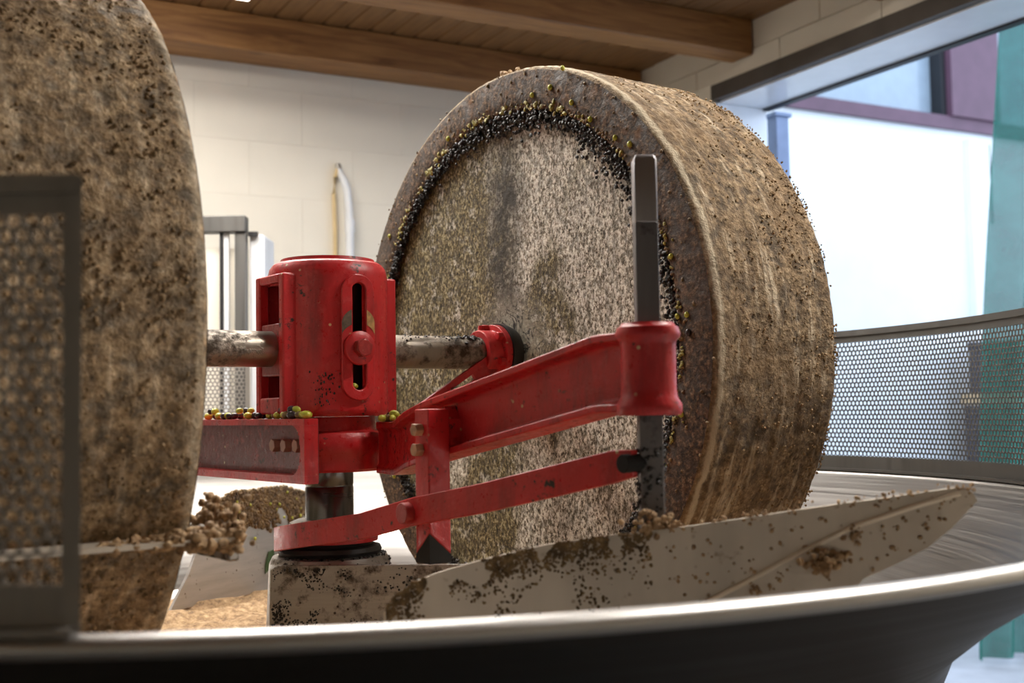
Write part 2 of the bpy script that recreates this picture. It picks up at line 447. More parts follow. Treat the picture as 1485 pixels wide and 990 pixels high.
# ------------------------------------------------------------------ the room (room frame: u along the beams, v away, z up)
VW, UR = 5.24, 3.53
UL, VB = -3.6, -3.2
CEIL = 3.115
struct('floor', MB().box(UL, UR + .3, VB, VW, -.12, 0), FLOORM, smooth=0)
wb = struct('wall_back', MB().box(UL, UR + .3, VW + .003, VW + .3, 0, 3.3), CREAMD, smooth=0)
BW, BH, GAP = .50, .25, .0011
blk = None
row = 0; z = .35
while z < 3.1:
    u = -2.0 - (BW / 2 if row % 2 else 0)
    while u < UR - .02:
        x1 = min(u + BW, UR)
        mb = MB().box(-BW / 2 + GAP / 2, BW / 2 - GAP / 2, 0, .02, GAP / 2, BH - GAP / 2)
        if x1 - u < BW - .01:
            o = mesh_obj('block', MB().box(u + GAP / 2, x1, VW, VW + .02, z + GAP / 2, z + BH - GAP / 2), CREAM, (0, 0, 0), smooth=0)
        elif blk is None:
            o = blk = mesh_obj('block', mb, CREAM, (0, 0, 0), smooth=0); o.location = (u + BW / 2, VW, z)
        else:
            o = blk.copy(); COL.objects.link(o); o.location = (u + BW / 2, VW, z)
        o.parent = wb
        u += BW
    z += BH; row += 1
# right wall with the wide doorway
DV0, DV1, DZ = 1.5, 4.43, 2.816
wr = struct('wall_right', MB().box(UR, UR + .31, DV1, VW + .3, 0, 3.3).box(UR, UR + .31, VB, DV0, 0, 3.3).box(UR, UR + .31, DV0, DV1, DZ, 3.3), CREAM, smooth=0)
for i, (z0, z1) in enumerate(((2.885, 2.985), (2.985, 3.3))):
    v = 5.2 - (.30 if i else .05)
    while v > .3:
        o = mesh_obj('block', MB().box(UR - .012 + .004 * i, UR + .01, max(v - .6, .3) + .003, v - .003, z0 + .003, z1 - .003), CREAM, (0, 0, 0), smooth=0)
        o.parent = wr; v -= .6
struct('trim_1', MB().box(UR - .022, UR + .02, DV0, DV1, DZ - .004, DZ + .068), DARKBAR, smooth=0)
struct('trim_2', MB().box(UR + .285, UR + .325, DV0, DV1, DZ - .022, DZ + .02), BLACKM, smooth=0)
struct('trim_3', MB().box(UR + .021, UR + .284, DV0, DV1 - .013, DZ - .012, DZ - .0005).box(UR + .004, UR + .305, DV1 - .012, DV1 - .0005, 0, DZ - .013), LINING, smooth=0)  # added panels that brighten soffit and jamb with reflected sky
# left wall and the wall behind the viewpoint
struct('wall_left', MB().box(UL - .3, UL, VB, VW + .3, 0, 3.3), CREAM, smooth=0)
struct('wall_front', MB().box(UL - .3, UR + .3, VB - .3, VB, 0, 3.3), CREAM, smooth=0)
# ceiling boards and beams
ce = struct('ceiling', MB().box(UL - .3, UR + .31, VB - .3, VW + .3, CEIL + .024, CEIL + .2), WOODC, smooth=0)
PW = .112
pl = None; u = UL
while u < UR - .01:
    if -1.3 < u:
        if pl is None:
            pl = o = mesh_obj('plank', MB().prism([(-PW / 2 + .0015, .024), (-PW / 2 + .0015, .004), (-PW / 2 + .005, 0), (PW / 2 - .005, 0), (PW / 2 - .0015, .004), (PW / 2 - .0015, .024)], 1.6, VW, 'xz'), WOODC, (0, 0, 0), smooth=0)
        else:
            o = pl.copy(); COL.objects.link(o)
        o.location = (u + PW / 2, 0, CEIL); o.parent = ce
    u += PW
for i, (v0, v1) in enumerate(((5.02, 5.235), (4.12, 4.265), (3.20, 3.345), (2.28, 2.425), (1.36, 1.505))):
    struct('beam', MB().box(UL, UR - (.005 if i == 0 else .02), v0, v1, 2.95, CEIL - .001), WOODB, base=(0, v0, 0), bevel=.006)

def lamp(u0, v0, label, glow=LAMP_E):
    t = Thing('ceiling_lamp', label, 'lamp', FR, (u0, v0, CEIL - .09), 'ceiling strip lamps')
    t.part('lamp_housing', MB().box(u0, u0 + 1.25, v0, v0 + .17, CEIL - .07, CEIL - .002), WHITEP, bevel=.006)
    t.part('diffuser', MB().box(u0 + .004, u0 + 1.246, v0 + .004, v0 + .166, CEIL - .092, CEIL - .071), glow, bevel=.008, label='glowing white lamp cover')
lamp(.08, 4.46, 'white strip lamp on the ceiling boards at the top edge', LAMP_DIM)
lamp(.4, 2.7, 'white strip lamp on the ceiling above the mill')
lamp(-1.6, 2.7, 'white strip lamp on the ceiling left of the mill', LAMP_HALF)
lamp(-.2, 3.55, 'added out-of-view strip lamp brightening the back wall')  # added lamp, out of view, to brighten the lower back wall
lamp(1.7, 1.1, 'white strip lamp on the ceiling behind the viewpoint', LAMP_KEY)

# ------------------------------------------------------------------ outside
struct('yard_ground', MB().box(UR + .3, 16, -8, 12, -.2, -.04), YARDM, smooth=0)
struct('wall_yard', MB().box(4.2, 13, 7.0, 7.3, -.04, 3.69).box(8.27, 8.5, 6.93, 7.0, -.04, 3.62), WHITEW, smooth=0)
t = Thing('window_frame', 'purple painted steel window frame above the white yard wall', 'window frame', FR, (6, 7.0, 3.69))
t.part('sill_beam', MB().box(4.2, 13, 6.95, 7.25, 3.69, 3.80), PURPLE)
t.part('column', MB().box(8.06, 8.66, 6.92, 7.25, 3.801, 5.6), PURPLE)
for (a, b) in ((4.2, 8.0), (8.72, 13)):
    t.part('pane', MB().box(a, b, 7.10, 7.12, 3.801, 5.6), GLASSM)
t.part('black_edge', MB().box(8.0, 8.055, 6.98, 7.12, 3.801, 5.6), BLACKM)
single('downpipe', MB().tube([(8.53, 6.955, z) for z in (2.9, 3.2, 3.6)], .012), BLACKM, 'thin dark downpipe on the white yard wall', 'pipe', FR, (8.53, 6.955, 2.9))
single('door_post', MB().box(3.90, 3.98, 4.42, 4.49, -.04, 2.78).box(3.885, 3.995, 4.41, 4.50, 2.78, 2.80), BLUEP, 'blue painted door post just outside the doorway', 'post', FR, (3.94, 4.45, 0), bevel=.003)
# hanging green net: folded cloth
mb = MB(); nu, nz = 90, 24
for i in range(nu + 1):
    for j in range(nz + 1):
        q = i / nu; zz = .0 + 3.9 * j / nz
        uu = 5.14 + .37 * (zz / 3.9) + 1.9 * q
        mb.v.append((uu, 4.36 + .055 * sin(q * 46 + .5 * sin(zz * 1.3)) + .03 * sin(q * 17 + zz * .8), zz))
for i in range(nu):
    for j in range(nz):
        a = i * (nz + 1) + j; mb.f.append((a, a + nz + 1, a + nz + 2, a + 1))
single('hanging_net', mb, NET, 'green shade net hanging in folds beside the doorway', 'net', FR, (5.2, 4.36, 0), smooth=180, fixn=False)
# crates seen through the guard
def crate(u0, v0, z0, mat, label, w=.5, d=.4, h=.3):
    t = Thing('crate', label, 'crate', FR, (u0 + w / 2, v0 + d / 2, z0))
    b = MB().box(u0, u0 + w, v0, v0 + d, z0, z0 + .02)
    for (a, c, e, f) in ((u0, u0 + w, v0, v0 + .015), (u0, u0 + w, v0 + d - .015, v0 + d), (u0, u0 + .015, v0 + .015, v0 + d - .015), (u0 + w - .015, u0 + w, v0 + .015, v0 + d - .015)):
        b.box(a, c, e, f, z0 + .02, z0 + h)
    t.part('body', b, mat, bevel=.004)
    t.part('lip', MB().box(u0 - .01, u0 + w + .01, v0 - .01, v0 + .0, z0 + h - .04, z0 + h).box(u0 - .01, u0 - .0, v0, v0 + d, z0 + h - .04, z0 + h), mat)
    return t

CU, CV = 7.92, 6.25
for k, (m_, lab) in enumerate(((CRATE_B, 'blue crate on the yard ground, lowest of its stack'), (CRATE_B, 'blue crate in the stack, second from the ground'), (CRATE_D, 'dark crate in the stack just under the pale board'))):
    crate(CU, CV, -.04 + .46 * k, m_, lab, .75, .55, .455)
single('pallet_board', MB().box(CU - .02, CU + .79, CV - .02, CV + .57, 1.34, 1.43), PALLETW, 'pale wooden board on the crate stack beyond the guard', 'board', FR, (CU + .37, CV + .27, 1.34), bevel=.004)
crate(CU + .01, CV, 1.432, CRATE_D, 'dark crate topmost of the stack beyond the guard', .7, .5, .42)

# ------------------------------------------------------------------ steel frame and white upright behind the mill, pipe on the wall
t = Thing('steel_frame', 'grey steel frame standing behind the mill', 'frame', FW, (-1.15, 4.2, 0))
t.part('top_rail', MB().box(-1.42, -.942, 4.17, 4.23, 2.004, 2.062), SGUARD, bevel=.003)
t.part('post', MB().box(-.982, -.942, 4.18, 4.22, 0, 2.003), SGUARD, bevel=.003)
t.part('post', MB().box(-1.42, -1.38, 4.18, 4.22, 0, 2.003), SGUARD, bevel=.003)
t.part('rod', MB().box(-1.036, -1.025, 4.185, 4.2, .3, 2.003), BLACKM)
t.part('rod', MB().box(-1.022, -1.006, 4.19, 4.21, .3, 2.003), WHITEP)
t.part('infill_panel', MB().box(-1.379, -.983, 4.215, 4.222, .3, 1.95), CREAM)
t = Thing('white_upright', 'white upright panel beside the steel frame', 'panel', FW, (-.91, 4.25, 0))
t.part('panel', MB().box(-.938, -.884, 4.22, 4.4, 0, 2.0), WHITEP, bevel=.008)
t.part('black_clip', MB().box(-.938, -.905, 4.2, 4.219, 1.992, 2.008), BLACKM)
t = Thing('wall_pipe', 'white pipe bent at its top and clipped to the cream wall', 'pipe', FR, (1.965, 5.2, 1.0))
t.part('pipe', MB().tube([(1.925, VW - .02, 2.50), (1.93, VW - .03, 2.47), (1.942, VW - .04, 2.44), (1.953, VW - .045, 2.40), (1.96, VW - .045, 2.33), (1.965, VW - .045, 2.2), (1.965, VW - .045, 1.0)], [.011, .015, .017, .018, .018, .019, .019], 16), WHITEP)
t.part('end_cap', MB().tube([(1.921, VW - .012, 2.525), (1.925, VW - .02, 2.50)], .012), SBOLT)
t.part('coupling', MB().tube([(1.965, VW - .045, 2.20), (1.965, VW - .045, 2.26)], .023, 16), WHITEP)
t = Thing('wall_strand', 'thin yellowish hose running up beside the white wall pipe', 'strand', FR, (1.90, 5.2, 1.0))
t.part('strand', MB().tube([(1.918, VW - .016, 2.50), (1.905, VW - .02, 2.46), (1.897, VW - .02, 2.38), (1.902, VW - .02, 2.2), (1.91, VW - .02, 1.0)], .010, 10), YELLOWISH)  # slim yellowish strand beside the white pipe

# ------------------------------------------------------------------ the mill pan (lathe round the shaft)
BED = .868; RIMZ, RIMR = 1.191, 1.349
t = Thing('mill_pan', 'round steel mill pan with a flared wall and bright rim', 'pan', FM, (0, 0, .45))
t.part('bed', MB().lathe([(0, BED), (1.0, BED), (1.03, BED + .008), (1.05, BED + .03)], 160, c=(0, 0, 0)), SPAN, fixn=False)
t.part('flared_wall', MB().lathe([(1.05, BED + .03), (1.065, BED + .07), (1.09, .975), (1.11, 1.01), (1.20, 1.08), (1.30, 1.155), (1.338, 1.184)], 160), SPAN, fixn=False)
t.part('rim', MB().lathe([(1.350 + .014 * cos(k * pi / 8), 1.1815 + .0095 * sin(k * pi / 8)) for k in range(16)], 220, closed=True), SRIM)
t.part('outer_shell', MB().lathe([(1.362, 1.179), (1.325, 1.150), (1.26, 1.108), (1.18, 1.054), (1.10, .985), (1.065, .90), (1.04, .84), (.9, .80), (.55, .76), (.5, .45), (0, .45)], 160), SOUT)
for k in range(4):
    a = -TH + radians(-30 + 90 * k)
    c, s = cos(a), sin(a)
    t.part('leg', MB().box(1.09 * c - .04, 1.09 * c + .04, 1.09 * s - .04, 1.09 * s + .04, 0, .86), DREDM, bevel=.005)
t.part('support_drum', MB().cyl(.42, 0, .46, n=48), DREDM)
# paste spread over the bed
mb = MB(); nr, na = 26, 150
for i in range(na):
    for j in range(nr + 1):
        r = .16 + .84 * j / nr; a = 2 * pi * i / na
        h = .014 + .020 * (mnoise.fractal(Vector((r * cos(a) * 5, r * sin(a) * 5, r * 14)), 1, 2, 4)) + .012 * sin(r * 46)
        if j in (0, nr): h = 0
        mb.v.append((r * cos(a), r * sin(a), BED + max(.001, h)))
for i in range(na):
    for j in range(nr):
        a, b = i * (nr + 1) + j, ((i + 1) % na) * (nr + 1) + j; mb.f.append((a, b, b + 1, a + 1))
single('olive_paste', mb, PASTE_TAN, 'tan olive paste spread over the pan floor', 'paste', FM, (0, 0, BED), kind='stuff', smooth=180, fixn=False)

# ------------------------------------------------------------------ perforated guard
def perforated(a0, a1, z0, z1, r, pitch, hole, n):
    mb = MB(); rowh = pitch * .866; rows = int((z1 - z0) / rowh); cols = int((a1 - a0) * r / pitch)
    idx = {}
    def vert(u, z):
        k = (round(u * 20000), round(z * 20000))
        if k not in idx:
            idx[k] = len(mb.v); a = a0 + u / r; mb.v.append((r * cos(a), r * sin(a), z))
        return idx[k]
    R = pitch / sqrt(3)
    for i in range(rows):
        for j in range(cols):
            cu = (j + .5 + (.5 if i % 2 else 0)) * pitch; cz = z0 + (i + .5) * rowh + rowh * .1667
            out, inn = [], []
            for k in range(6):
                a = pi / 6 + k * pi / 3; a2 = a + pi / 3
                p = (cu + R * cos(a), cz + R * sin(a)); q = (cu + R * cos(a2), cz + R * sin(a2))
                out.append(p); inn.append((cu + hole * cos(a), cz + hole * sin(a)))
                if n == 12:
                    out.append(((p[0] + q[0]) / 2, (p[1] + q[1]) / 2)); inn.append((cu + hole * cos(a + pi / 6), cz + hole * sin(a + pi / 6)))
            o = [vert(*p) for p in out]; h0 = len(mb.v)
            for p in inn:
                a = a0 + p[0] / r; mb.v.append((r * cos(a), r * sin(a), p[1]))
            m = len(o)
            for k in range(m): mb.f.append((o[k], o[(k + 1) % m], h0 + (k + 1) % m, h0 + k))
    ue = (cols + .5) * pitch
    return mb, rows * rowh, ue
def guard(name, label, d0, d1, pieces, ends, SGUARD):
    t = Thing(name, label, 'guard', FM, (0, 0, RIMZ))
    A0, A1 = radians(d0) - TH, radians(d1) - TH
    pitch = .0128
    Z0, Z1 = 1.226, 1.5035+.002
    for (p0, p1, n) in pieces:
        a0, a1 = radians(p0) - TH, radians(p1) - TH
        mb, hh, ue = perforated(a0, a1, Z0, Z1, RIMR, pitch, .0052, n)
        t.part('perforated_sheet', mb, SGUARD, kind='stuff', smooth=0, solid=.0010, fixn=False)
    sp = [(RIMR - .0008, 0), (RIMR + .0008, 0)]
    n = max(4, int(d1 - d0))
    def band(z0, z1, r0=RIMR - .0009, r1=RIMR + .0009):
        return MB().lathe([(r0, z0), (r1, z0), (r1, z1), (r0, z1)], n, a0=A0, a1=A1, closed=True)
    t.part('top_strip', band(1.5045, 1.520), SGUARD)
    t.part('top_rail', band(1.520, 1.534, RIMR - .006, RIMR + .006), SGUARD)
    t.part('bottom_strip', band(RIMZ + .006, 1.2275), SGUARD)
    t.part('bottom_rail', band(RIMZ, RIMZ + .006, RIMR - .012, RIMR + .014), SGUARD)
    for e in ends:
        a = radians(e) - TH
        t.part('end_strip', MB().lathe([(RIMR - .0025, RIMZ + .006), (RIMR + .0025, RIMZ + .006), (RIMR + .0025, 1.5335), (RIMR - .0025, 1.5335)], 2, a0=a - .0045, a1=a + .0045, closed=True), SGUARD)
guard('perforated_guard', 'curved perforated steel guard standing on the far right pan rim', -22, 76, [(-22, 76, 6)], (76, -22), SGUARD)
guard('perforated_guard', 'blurred perforated steel guard panel at the near left pan rim', 108.6, 270.9, [(109.2, 255, 6), (255, 270.75, 12)], (270.75, 109), SGUARDN)

# ------------------------------------------------------------------ millstones
def rough(seed, amp):
    def f(r, h, a):
        n = mnoise.fractal(Vector((h * 9 + seed, cos(a) * 3.2, sin(a) * 3.2)), 1, 2, 5)
        e = mnoise.noise(Vector((h * 60 + seed, cos(a) * 34, sin(a) * 34)))
        return r + amp * n * .5 + amp * .5 * e, h
    return f
def millstone(label, a_in, sgn, tread_mat, seed, near):
    t = Thing('millstone', label, 'millstone', FM, (a_in, 0, ZA), 'millstones of the olive mill')
    c = (a_in, 0, ZA); T, R = .329, .6
    prof = [(R - .010, 0.0), (R - .003, .004), (R, .012)] + [(R + .001 * sin(i), .012 + (T - .03) * i / 34) for i in range(1, 35)] + [(R - .003, T - .010), (R - .014, T)]
    t.part('tread', MB().lathe([(r, sgn * h) for r, h in prof], 480, 'x', c, fn=rough(seed, .0045)), tread_mat, smooth=60)
    t.part('face_rim', MB().lathe([(R - .009, 0.0), (.57, -sgn * .003), (.54, -sgn * .003), (.513, -sgn * .002), (.508, sgn * .004), (.507, sgn * .02)], 300, 'x', c, fn=rough(seed + 5, .0018)), RING, smooth=60)
    t.part('granite_face', MB().lathe([(.512, sgn * .016)] + [(.50 - .46 * i / 40, sgn * .016) for i in range(41)] + [(0, sgn * .016)], 200, 'x', c), GRANITE)
    t.part('back_face', MB().lathe([(R - .014, sgn * T), (.3, sgn * T), (0, sgn * T)], 120, 'x', c), tread_mat)
    return t
A_R, A_L = .42, -.485
ts = millstone('large granite millstone with its stained round face turned to the viewer', A_R, 1, TREAD_R, 1.7, False)
# black paste packed in the corner between rim and granite
mb = MB()
for i in range(5200):
    a = random.uniform(0, 2 * pi)
    wid = .016 + .016 * (mnoise.noise(Vector((cos(a) * 3, sin(a) * 3, 2))) + .5)
    up = max(0, cos(a - 2.25))
    r = .506 - abs(random.gauss(0, 1)) * wid * (.5 + .75 * up) * .72 + random.uniform(0, .008)
    x = .010 - random.uniform(0, .014)
    s = random.uniform(.002, .0052)
    mb.blob((A_R + x, r * cos(a), ZA + r * sin(a)), s, (.8, 1, 1))
ts.part('paste_crust', mb, PASTE_BLACK, kind='stuff', smooth=60, fixn=False, label='ring of wet black olive paste')
# crumbs of skin and pulp just outside it and over the rim
mb = MB()
for i in range(900):
    a = random.uniform(0, 2 * pi); r = .512 + abs(random.gauss(0, .007))
    if random.random() < .35: r = random.uniform(.515, .596)
    mb.blob((A_R - .003, r * cos(a), ZA + r * sin(a)), random.uniform(.0014, .0042), (.7, 1, 1))
ts.part('pulp_crumbs', mb, PASTE_BROWN, kind='stuff', smooth=60, fixn=False)
mb = MB()
for i in range(900):
    a = random.uniform(0, 2 * pi); r = .513 + abs(random.gauss(0, .007))
    if mnoise.noise(Vector((cos(a) * 9, sin(a) * 9, 5))) < random.uniform(-.15, .5) + .25 * max(0, cos(a)): continue
    mb.blob((A_R - .004, r * cos(a), ZA + r * sin(a)), random.uniform(.0012, .0045), (.7, 1, 1), .3)
for i in range(110):
    a = random.uniform(.55, 2.05); r = .517 + random.gauss(0, .006)
    if mnoise.noise(Vector((cos(a) * 12, sin(a) * 12, 8))) < -.1: continue
    mb.blob((A_R - .004, r * cos(a), ZA + r * sin(a)), random.uniform(.003, .0065), (.6, 1, 1), .35)
ts.part('olive_skin_bits', mb, OLIVE_BIT, kind='stuff', smooth=60, fixn=False)
# crusty paste on the tread, thicker towards the outer edge
mb = MB()
for i in range(9000):
    a = random.uniform(0, 2 * pi)
    h = .025 + .30 * random.random() ** .6
    if random.random() < .4: h = .329 - abs(random.gauss(0, .022))
    if h > .322 or h < .02: continue
    if mnoise.noise(Vector((h * 14, cos(a) * 5, sin(a) * 5))) < random.uniform(-.5, .35): continue
    mb.blob((A_R + h, .601 * cos(a), ZA + .601 * sin(a)), random.uniform(.0010, .0028), (1, 1, 1))
ts.part('tread_crumbs', mb, PASTE_CRUST, kind='stuff', smooth=60, fixn=False)
ts.part('lifting_hole', MB().lathe([(.009, .0135), (.013, .0135), (.013, .017), (.009, .0175)], 24, 'x', (A_R, -.075, 1.945), closed=True).box(A_R + .0125, A_R + .016, -.090, -.086, 1.955, 1.985), RING)
for (s, z, r) in ((.02, .606, .009), (-.005, .605, .005), (-.03, .604, .006)):
    ts.part('paste_lump', MB().blob((A_R + .02, s, ZA + z), r).blob((A_R + .018, s - r, ZA + z - .003), r * .7), PASTE_TAN, smooth=60, fixn=False)
tl = millstone('huge near millstone filling the left edge of the view', A_L, -1, TREAD_L, 9.1, True)
mb = MB()
for i in range(5000):
    a = random.uniform(2.2, 4.6); h = random.uniform(.015, .315)
    if mnoise.noise(Vector((h * 14, cos(a) * 5, sin(a) * 5 + 3))) < random.uniform(-.4, .5): continue
    mb.blob((A_L - h, .6005 * cos(a), ZA + .6005 * sin(a)), random.uniform(.0015, .004))
tl.part('tread_crumbs', mb, PASTE_CRUST, kind='stuff', smooth=60, fixn=False)

# scraper under the near stone with paste heaped on it
t = Thing('stone_scraper', 'thin scraper blade against the near millstone, heaped with paste', 'scraper', FM, (-.45, -.5, 1.19))
zz = 1.198; sy = -sqrt(.36 - (zz - ZA) ** 2)
t.part('blade', MB().box(-.83, -.455, sy - .075, sy - .004, zz - .003, zz + .003), SBLADE)
t.part('bracket', MB().box(-.455, -.44, sy - .05, sy + .12, zz - .03, zz + .01), SDIRTY, bevel=.003)
mb = MB()
for i in range(420):
    q = abs(random.gauss(0, .45)); x = -.447 - min(q, 1.0) * .16
    th = .008 * max(.2, 1 - q)
    mb.blob((x + random.gauss(0, .006), sy - .045 + random.gauss(0, .016), zz + random.gauss(.0, th)), random.uniform(.003, .008))
for i in range(130):
    mb.blob((-.447 + random.gauss(0, .006), sy + .0 + random.gauss(0, .03), zz + .006 + abs(random.gauss(0, .020))), random.uniform(.003, .007))
t.part('paste_heap', mb, PASTE_TAN, kind='stuff', smooth=60, fixn=False, label='lumpy tan olive paste')

# ------------------------------------------------------------------ central shaft, collar, pedestal
t = Thing('drive_shaft', 'dark oiled vertical shaft under the red hub', 'shaft', FM, (0, 0, 1.085))
t.part('shaft', MB().lathe([(0, 1.10), (.045, 1.10), (.045, 1.214), (.0442, 1.215), (.0442, 1.219), (.045, 1.22), (.045, 1.249), (0, 1.249)], 64), SHAFT)
t = Thing('shaft_pedestal', 'grey steel pedestal with black seal ring at the shaft foot', 'pedestal', FM, (0, 0, BED))
t.part('drum', MB().lathe([(0, BED), (.122, BED), (.112, 1.075), (.106, 1.088), (.085, 1.092), (0, 1.092)], 72), SDIRTY)
t.part('seal_ring', MB().lathe([(.046, 1.092), (.094, 1.092), (.097, 1.098), (.094, 1.105), (.080, 1.108), (.078, 1.114), (.046, 1.114)], 72, closed=True), BLACKRUB)
t.part('seal_ring', MB().lathe([(.0455, 1.1145), (.078, 1.1145), (.080, 1.124), (.074, 1.150), (.062, 1.155), (.0455, 1.155)], 72, closed=True), SAXLE)
mb = MB()
for i in range(300):
    a = random.uniform(pi, 2 * pi + .8); z = random.uniform(.96, 1.085) if random.random() < .7 else 1.09
    r = .124 - (z - BED) * .055 if z < 1.085 else random.uniform(.095, .106)
    mb.blob((r * cos(a), r * sin(a), z), random.uniform(.001, .0032))
t.part('paste_crumbs', mb, PASTE_BLACK, kind='stuff', smooth=60, fixn=False)
FP = frame(-.45, 2.112, 0)
t = Thing('scraper_plate', 'flat grimy steel plate in front of the pedestal', 'plate', FP, (.22, 0, BED + .02))
t.part('plate', MB().prism([(.012, BED + .025), (.43, BED + .025), (.43, 1.074), (.42, 1.082), (.03, 1.086), (.016, 1.078)], -.006, .0, 'xz'), SDIRTY, bevel=.002)
mb = MB()
for i in range(2600):
    x = random.uniform(.02, .42); z = random.uniform(.98, 1.08)
    k = mnoise.noise(Vector((x * 18, 0, z * 30)))
    if x > .16 and abs(z - 1.035 + x * .08) > .02 and random.random() < .8: continue
    if k < .08: continue
    mb.blob((x, -.006, z), random.uniform(.0006, .0022) * (1.5 if k > .35 else 1))
t.part('paste_crumbs', mb, PASTE_BLACK, kind='stuff', smooth=60, fixn=False)

# ------------------------------------------------------------------ rear and front plough blades
FB = frame(-.8206, 2.8818, atan2(.89265, .45075))
t = Thing('plough_blade', 'rounded grey plough blade caked with paste behind the shaft', 'plough blade', FB, (.25, 0, BED))
out = [(-.02, .885), (.047, .969), (.097, 1.065), (.135, 1.110), (.18, 1.128), (.242, 1.144), (.30, 1.152), (.34, 1.155), (.39, 1.153), (.429, 1.148), (.47, 1.135), (.507, 1.117), (.53, 1.09), (.535, .885)]
t.part('blade', MB().prism(out, 0, .008, 'xz'), SREAR)
mb = MB()
for i in range(5200):
    x = random.uniform(.06, .53)
    top = 1.155 - .5 * max(0, .2 - x) ** 1.1 - .25 * max(0, x - .42)
    z = top - abs(random.gauss(0, .045)) - (.0 if random.random() < .85 else random.uniform(0, .2))
    if z < .9 or mnoise.noise(Vector((x * 13, 4, z * 16))) < -.55 + max(0, 1.12 - z) * 6.5: continue
    mb.blob((x, -.002, z), random.uniform(.002, .007), (1, .8, 1))
t.part('paste_cake', mb, PASTE_BROWN, kind='stuff', smooth=60, fixn=False, label='brown and black olive paste caked on the blade')
mb = MB()
for i in range(26):
    mb.blob((random.uniform(.12, .5), -.006, random.uniform(1.02, 1.14)), random.uniform(.003, .006), (1, .7, 1), .1)
t.part('olive_skin_bits', mb, OLIVE_G, kind='stuff', smooth=60, fixn=False)
mb = MB()
t.part('leaf', MB().prism([(.335, .93), (.36, .945), (.372, .975), (.37, .99), (.35, .985), (.336, .955)], -.004, -.002, 'xz'), m_plain('leaf_green', (.05, .10, .03), .5))

FF = frame(-.16, 1.5, atan2(-.06928, .99760))
t = Thing('plough_blade', 'long tapering steel plough blade across the front of the pan', 'plough blade', FF, (.35, 0, .95))
top = [(-.004, 1.103), (.002, 1.114), (.010, 1.123), (.032, 1.140), (.067, 1.152), (.12, 1.166), (.188, 1.181), (.257, 1.191), (.351, 1.200), (.44, 1.212), (.52, 1.224), (.629, 1.239), (.695, 1.249), (.708, 1.248), (.715, 1.243), (.719, 1.233)]
bot = [(.689, 1.200), (.659, 1.175), (.62, 1.155), (.584, 1.138), (.50, 1.02), (.44, .95), (.0, .95), (-.006, 1.05)]
def bow(x): return .030 * ((x - .35) / .36) ** 2 - .012
def bowed(mb): mb.v = [(v[0], v[1] - bow(v[0]), v[2]) for v in mb.v]; return mb
# strip mesh along the blade so that it can bow
def outline_z(x, up):
    pts = top if up else [(-.006, .95)] + sorted(bot[:6] + [(.0, .95), (.719, 1.233)])
    pts = sorted(pts)
    for (a, b), (c, d) in zip(pts, pts[1:]):
        if a <= x <= c: return b + (d - b) * (x - a) / max(1e-9, c - a)
    return pts[-1][1] if x > pts[-1][0] else pts[0][1]
mb = MB(); xs = [-.004 + .723 * (1 - cos(pi * i / 60)) / 2 for i in range(61)]
nz = 6
for d in (0, .007):
    for x in xs:
        zt, zb_ = outline_z(x, True), outline_z(x, False)
        if zt - zb_ < .0005: zb_ = zt - .0005
        for j in range(nz + 1): mb.v.append((x, d - bow(x), zb_ + (zt - zb_) * j / nz))
L1 = len(xs) * (nz + 1)
for i in range(len(xs) - 1):
    for j in range(nz):
        a = i * (nz + 1) + j; b = a + nz + 1
        mb.f.append((a, b, b + 1, a + 1)); mb.f.append((L1 + a, L1 + a + 1, L1 + b + 1, L1 + b))
    for j in (0, nz):
        a = i * (nz + 1) + j; b = a + nz + 1; mb.f.append((a, L1 + a, L1 + b, b))
for i in (0, len(xs) - 1):
    for j in range(nz):
        a = i * (nz + 1) + j; mb.f.append((a, a + 1, L1 + a + 1, L1 + a))
t.part('blade', mb, SBLADE, smooth=50)
rib = [(.37, 1.09), (.391, 1.108), (.442, 1.133), (.502, 1.166), (.578, 1.203), (.645, 1.226), (.700, 1.2425)]
pts = []
for (a, b), (c, d) in zip(rib, rib[1:]):
    for k in range(5): pts.append((a + (c - a) * k / 5, 0, b + (d - b) * k / 5))
pts.append((rib[-1][0], 0, rib[-1][1]))
t.part('weld_seam', MB().tube([(p[0], -bow(p[0]) - .001, p[2]) for p in pts], .0034, 8), m_plain('pale_weld', (.85, .74, .58), .45, .1), label='pale curved weld line')
mb = MB()
for i in range(3200):
    x = random.uniform(.0, .33); zt = outline_z(x, True)
    z = zt - abs(random.gauss(0, .014))
    if random.random() < .25: z = random.uniform(1.09, zt)
    if mnoise.noise(Vector((x * 22, 1, z * 22))) < -.1: continue
    mb.blob((x, -bow(x) - .0005, z), random.uniform(.0006, .0026), (1, .7, 1))
t.part('paste_smear', mb, PASTE_BROWN, kind='stuff', smooth=60, fixn=False)
mb = MB()
for i in range(170):
    x = random.uniform(.3, .715); zt = outline_z(x, True); zb_ = outline_z(x, False)
    z = zt + .001 if random.random() < .45 else random.uniform(max(zb_, 1.12), zt)
    for k in range(random.choice((1, 1, 2, 4))): mb.blob((x + random.gauss(0, .003), -bow(x) - .001 + (random.uniform(0, .006) if z > zt else 0), z + random.gauss(0, .003)), random.uniform(.0008, .0028))
t.part('paste_crumbs', mb, PASTE_TAN, kind='stuff', smooth=60, fixn=False)
def clump(name, label, fr, c, size, n, mat, sp=(1, 1, 1)):
    mb = MB()
    for i in range(n):
        d = Vector((random.gauss(0, .42), random.gauss(0, .35), random.gauss(0, .42)))
        mb.blob((c[0] + d.x * size * sp[0], c[1] + d.y * size * sp[1], c[2] + d.z * size * sp[2]), random.uniform(.12, .26) * size)
    return single(name, mb, mat, label, 'paste', fr, c, smooth=60, fixn=False)
clump('paste_clump', 'big crumbly paste clump stuck on the front plough blade', FF, (.540, -bow(.54) - .008, 1.160), .022, 70, PASTE_TAN)
